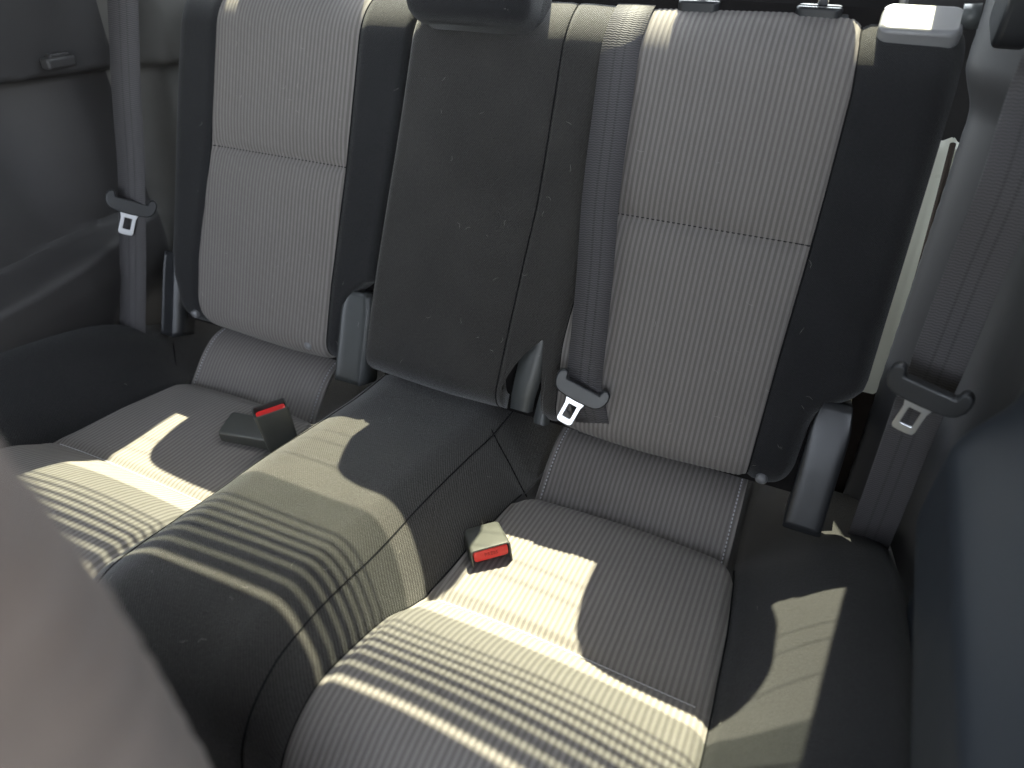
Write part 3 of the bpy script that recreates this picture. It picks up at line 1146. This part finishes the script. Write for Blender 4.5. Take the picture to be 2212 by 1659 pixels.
# left belt, hanging before the left trim
XB = -.602
b1 = thing("seat_belt", at_x(285, 690, XB), "grey brown seat belt hanging straight down in front of the left side trim", "seat belt", BG)
c1 = [at_x(x, y, XB + dx) for x, y, dx in ((258, -140, .035), (265, 0, .026), (273, 200, .012), (283, 350, .002), (285, 440, .004), (287, 560, .002), (286, 700, 0), (285, 760, -.006), (284, 850, -.012))]
wd = (.93, .36, 0)
ribbon("webbing", c1, [wd] * 3, .0475, M['web'], b1)
tc = at_x(284, 438, XB + .008)
up = Vector(at_x(279, 300, XB)) - Vector(at_x(286, 560, XB))
tongue(b1, belt_frame(tc, up, R(-11)))
# middle belt lying on the wide seat back
b2 = thing("seat_belt", P_back(.2, -.25), "seat belt lying down the wide seat back, tongue at the panel's foot", "seat belt", BG)
c2 = []
for t in (.33, .30, .275, .25, .225, .19): c2.append(tuple(P_back(.188 + .0 * t, t, .0035)))
for px, py, h in ((1320, 250, .012), (1298, 420, .017), (1284, 600, .019), (1268, 760, .018), (1262, 830, .017)):
    x, t = on_back(px, py, h); c2.append((x, t * SN - CN * h, t * CN + SN * h))
for px, py, h in ((1272, 885, .013), (1279, 912, .004), (1283, 932, -.016), (1284, 945, -.040)):
    x, t = on_back(px, py, h); c2.append((x, t * SN - CN * h, t * CN + SN * h))
ribbon("webbing", c2, [(1, .0, .02), (1, 0.05, 0.02), (1, .08, .0), (1, .08, 0)], .0475, M['web'], b2, n=110)
x, t = on_back(1258, 838, .024)
tongue(b2, belt_frame((x, t * SN - CN * .024, t * CN + SN * .024), (-.03 + .06, SN, CN), R(-16)))
# right belt slanting down the right trim
b3 = thing("seat_belt", at_x(1860, 1220, .60), "seat belt slanting down across the right side trim beside the painted gap", "seat belt", BG)
XR = .600
c3 = [at_x(x, y, XR + dx) for x, y, dx in ((2290, 110, 0), (2245, 210, 0), (2185, 400, 0), (2100, 600, 0), (2020, 800, 0), (1985, 880, 0), (1940, 1000, .004), (1890, 1130, .008), (1850, 1230, .012), (1820, 1300, .014))]
toc = (CAMP - Vector(c3[4])).normalized(); dd = (Vector(c3[5]) - Vector(c3[3])).normalized()
wv = dd.cross(toc)
ribbon("webbing", c3, [tuple(wv)] * 3, .0475, M['web'], b3)
tc = at_x(2008, 838, XR - .008)
tongue(b3, belt_frame(tc, -dd, R(-9)))

# ------------------------------------------------------------------ buckles
def buckle(name, o, axis, width, parent_label, w=.046, d=.024, L=.066, press=False, stalk=None, taper=.94, open_end=True, button=True):
    """axis points to the mouth; width is the wide direction; third axis = narrow side"""
    th = thing(name, o, parent_label, "seat belt buckle", "rear seat belt buckles")
    A = Vector(axis).normalized(); W = Vector(width); W = (W - A * W.dot(A)).normalized(); D = W.cross(A)
    o = Vector(o)
    P = lambda a, b, c_: o + W * a + D * b + A * c_
    secs = []
    zs_ = [0, .003, .02, .045, L - .002, L]
    for z_ in zs_:
        k = taper + (1 - taper) * z_ / L
        if z_ == 0: k *= .93
        if z_ == L: k *= .985
        secs.append([P(a * k, b * k, z_) for a, b in rrect(w, d, .005, 4)])
    # mouth: rim then inner wall
    if open_end:
        secs.append([P(a, b, L) for a, b in rrect(w - .0045, d - .0045, .0035, 4)])
        secs.append([P(a, b, L - .010) for a, b in rrect(w - .006, d - .006, .003, 4)])
    smooth_angle(loft("housing", secs, M['buckle'], th), 38)
    if button:
        bw, bd = w - .0075, (d * .42 if not press else d * .36)
        cb = -d / 2 + .0030 + bd / 2
        bs = []
        for z_, k in ((L - .012, 1), (L - .0022, 1), (L - .0010, .985), (L - .0004, .93)):
            bs.append([P(a * k, cb + b * k, z_) for a, b in rrect(bw, bd, .0035, 5)])
        b_ = smooth_angle(loft("release_button", bs, M['red'], th), 38)
        if press:
            cu_ = bpy.data.curves.new("t", 'FONT'); cu_.body = "PRESS"; cu_.size = .0062; cu_.align_x = 'CENTER'; cu_.align_y = 'CENTER'; cu_.extrude = .0002; cu_.space_character = 1.08
            to = bpy.data.objects.new("t", cu_); COL.objects.link(to)
            dg = bpy.context.evaluated_depsgraph_get()
            me = bpy.data.meshes.new_from_object(to.evaluated_get(dg))
            bpy.data.objects.remove(to)
            off = Vector(th.location) + Vector(b_.location)
            for vv in me.vertices:
                q = P(vv.co.x, cb - vv.co.y * -1 * PRESS_S, L - .0002 + vv.co.z)
                vv.co = q - Vector(th.location)
            me.materials.clear(); me.materials.append(M['red_text'])
            lo_ = bpy.data.objects.new("lettering", me); COL.objects.link(lo_); lo_.parent = b_
    if stalk:
        tubes("stalk", [stalk], .008, M['carpet'], th, 10)
    return th


PRESS_S = -1
# BUCKLES
ax_ = Vector((-.04, -.05, 1)).normalized()
b0 = Vector(at_x(598, 922, -.172))
print("upright", b0, cush_pos(np.array([-.186]), np.array([cush_v(-.186, b0.y)])))
buckle("belt_buckle", b0 - ax_ * .040, ax_, (-.62, -.78, -.06), "upright black buckle with a red button and no lettering, beside the black hump",
       .048, .027, .076, False, None, taper=.90)
b0 = Vector(cush_hit(483, 966))
A_ = Vector((-.976, -.218, .02)).normalized(); W_ = Vector((-.218, .976, .10)).normalized()
buckle("belt_buckle", b0 - A_ * .088 + W_ * .023 + Vector((0, 0, .016)), A_, W_, "black buckle lying flat on the left grey seat, behind the upright buckle",
       .046, .029, .088, False, None)
buckle("belt_buckle", Vector((.1700, -.298, -.3205)), (.67, -.74, .28), (.74, .67, .03), "sunlit buckle with a red PRESS button standing over the right grey seat",
       .050, .040, .052, True, [Vector((.15, -.23, -.35)), Vector((.17, -.30, -.318))])

# ------------------------------------------------------------------ front seat shoulder close to the lens
fs = thing("front_seat", (.1, -.77, -.4), "blurred taupe front seat shoulder close in the lower left corner", "front seat")
secs = []
FS = dict(cx=.110, cz=-.1713, w=.2175, h=.4849, y=-.7782, d=.05, e=4.96)
for i in range(49):
    a = -math.cos(math.pi * i / 48)
    sc = max((1 - abs(a) ** 2.6) ** (1 / 2.6) if abs(a) < 1 else 0, .03)
    s_ = []
    for q in range(220):
        th = 2 * math.pi * q / 220
        c_, s2 = math.cos(th), math.sin(th)
        z_ = FS['cz'] + math.copysign(abs(s2) ** (2 / FS['e']), s2) * (FS['h'] - .07 * (1 - sc))
        y_ = FS['y'] + FS['d'] * a + 0.0012 * math.sin(z_ * 2 * math.pi / .021) * min(1, sc * 1.2)
        s_.append((FS['cx'] + math.copysign(abs(c_) ** (2 / FS['e']), c_) * (FS['w'] - .07 * (1 - sc) - min(.018, .09 * max(0, .262 - z_))), y_, z_))
    secs.append(s_)
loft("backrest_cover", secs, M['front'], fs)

# ------------------------------------------------------------------ pale hairs caught on the cloth
paths = []
rng = random.Random(11)


def hair(p, n, ln):
    p = Vector(p); n = Vector(n)
    t = n.orthogonal().normalized(); t = Matrix.Rotation(rng.random() * 6.28, 3, n) @ t
    b = n.cross(t); k = rng.uniform(-1.2, 1.2)
    out = []
    for i in range(6):
        u = i / 5 - .5
        out.append(p + t * (u * ln) + b * (k * (u * u - .08) * ln) + n * (.0012 + .0008 * math.sin(u * 9)))
    return out


for i in range(75):
    x = rng.uniform(-.5, .5); t = rng.uniform(-.27, .17) if rng.random() < .8 else rng.uniform(-.27, -.15)
    p = back_pos(np.array([x]), np.array([t]), np.array([-.9]), np.array([.9]), .01, .001)[0]
    paths.append(hair(p, (0, -CN, SN), rng.uniform(.003, .011)))
for i in range(60):
    x = rng.uniform(-.55, .58); v = rng.uniform(2.7, 8.5)
    p = cush_pos(np.array([x]), np.array([v]), np.array([.011 if .15 < abs(x) < .46 else .001]))[0]
    paths.append(hair(p, (0, 0, 1), rng.uniform(.003, .010)))
for i in range(14):
    x = rng.uniform(-.08, .09); t = rng.uniform(.215, .245); h = .0475
    paths.append(hair((x, t * SN - CN * h, t * CN + SN * h), (0, -CN, SN), rng.uniform(.004, .010)))
V, Fc = [], []
for pth in paths:
    v, f2 = tube_arrays(pth, [.00006, .00011, .00013, .00013, .0001, .00005], 4)
    o = len(V); V += v; Fc += [tuple(i + o for i in q) for q in f2]
lint = mesh_obj("hair_lint", [tuple(v) for v in V], Fc, M['lint'])
tag(lint, "pale hairs and lint scattered over the seat cloth", "lint", None, 'stuff')
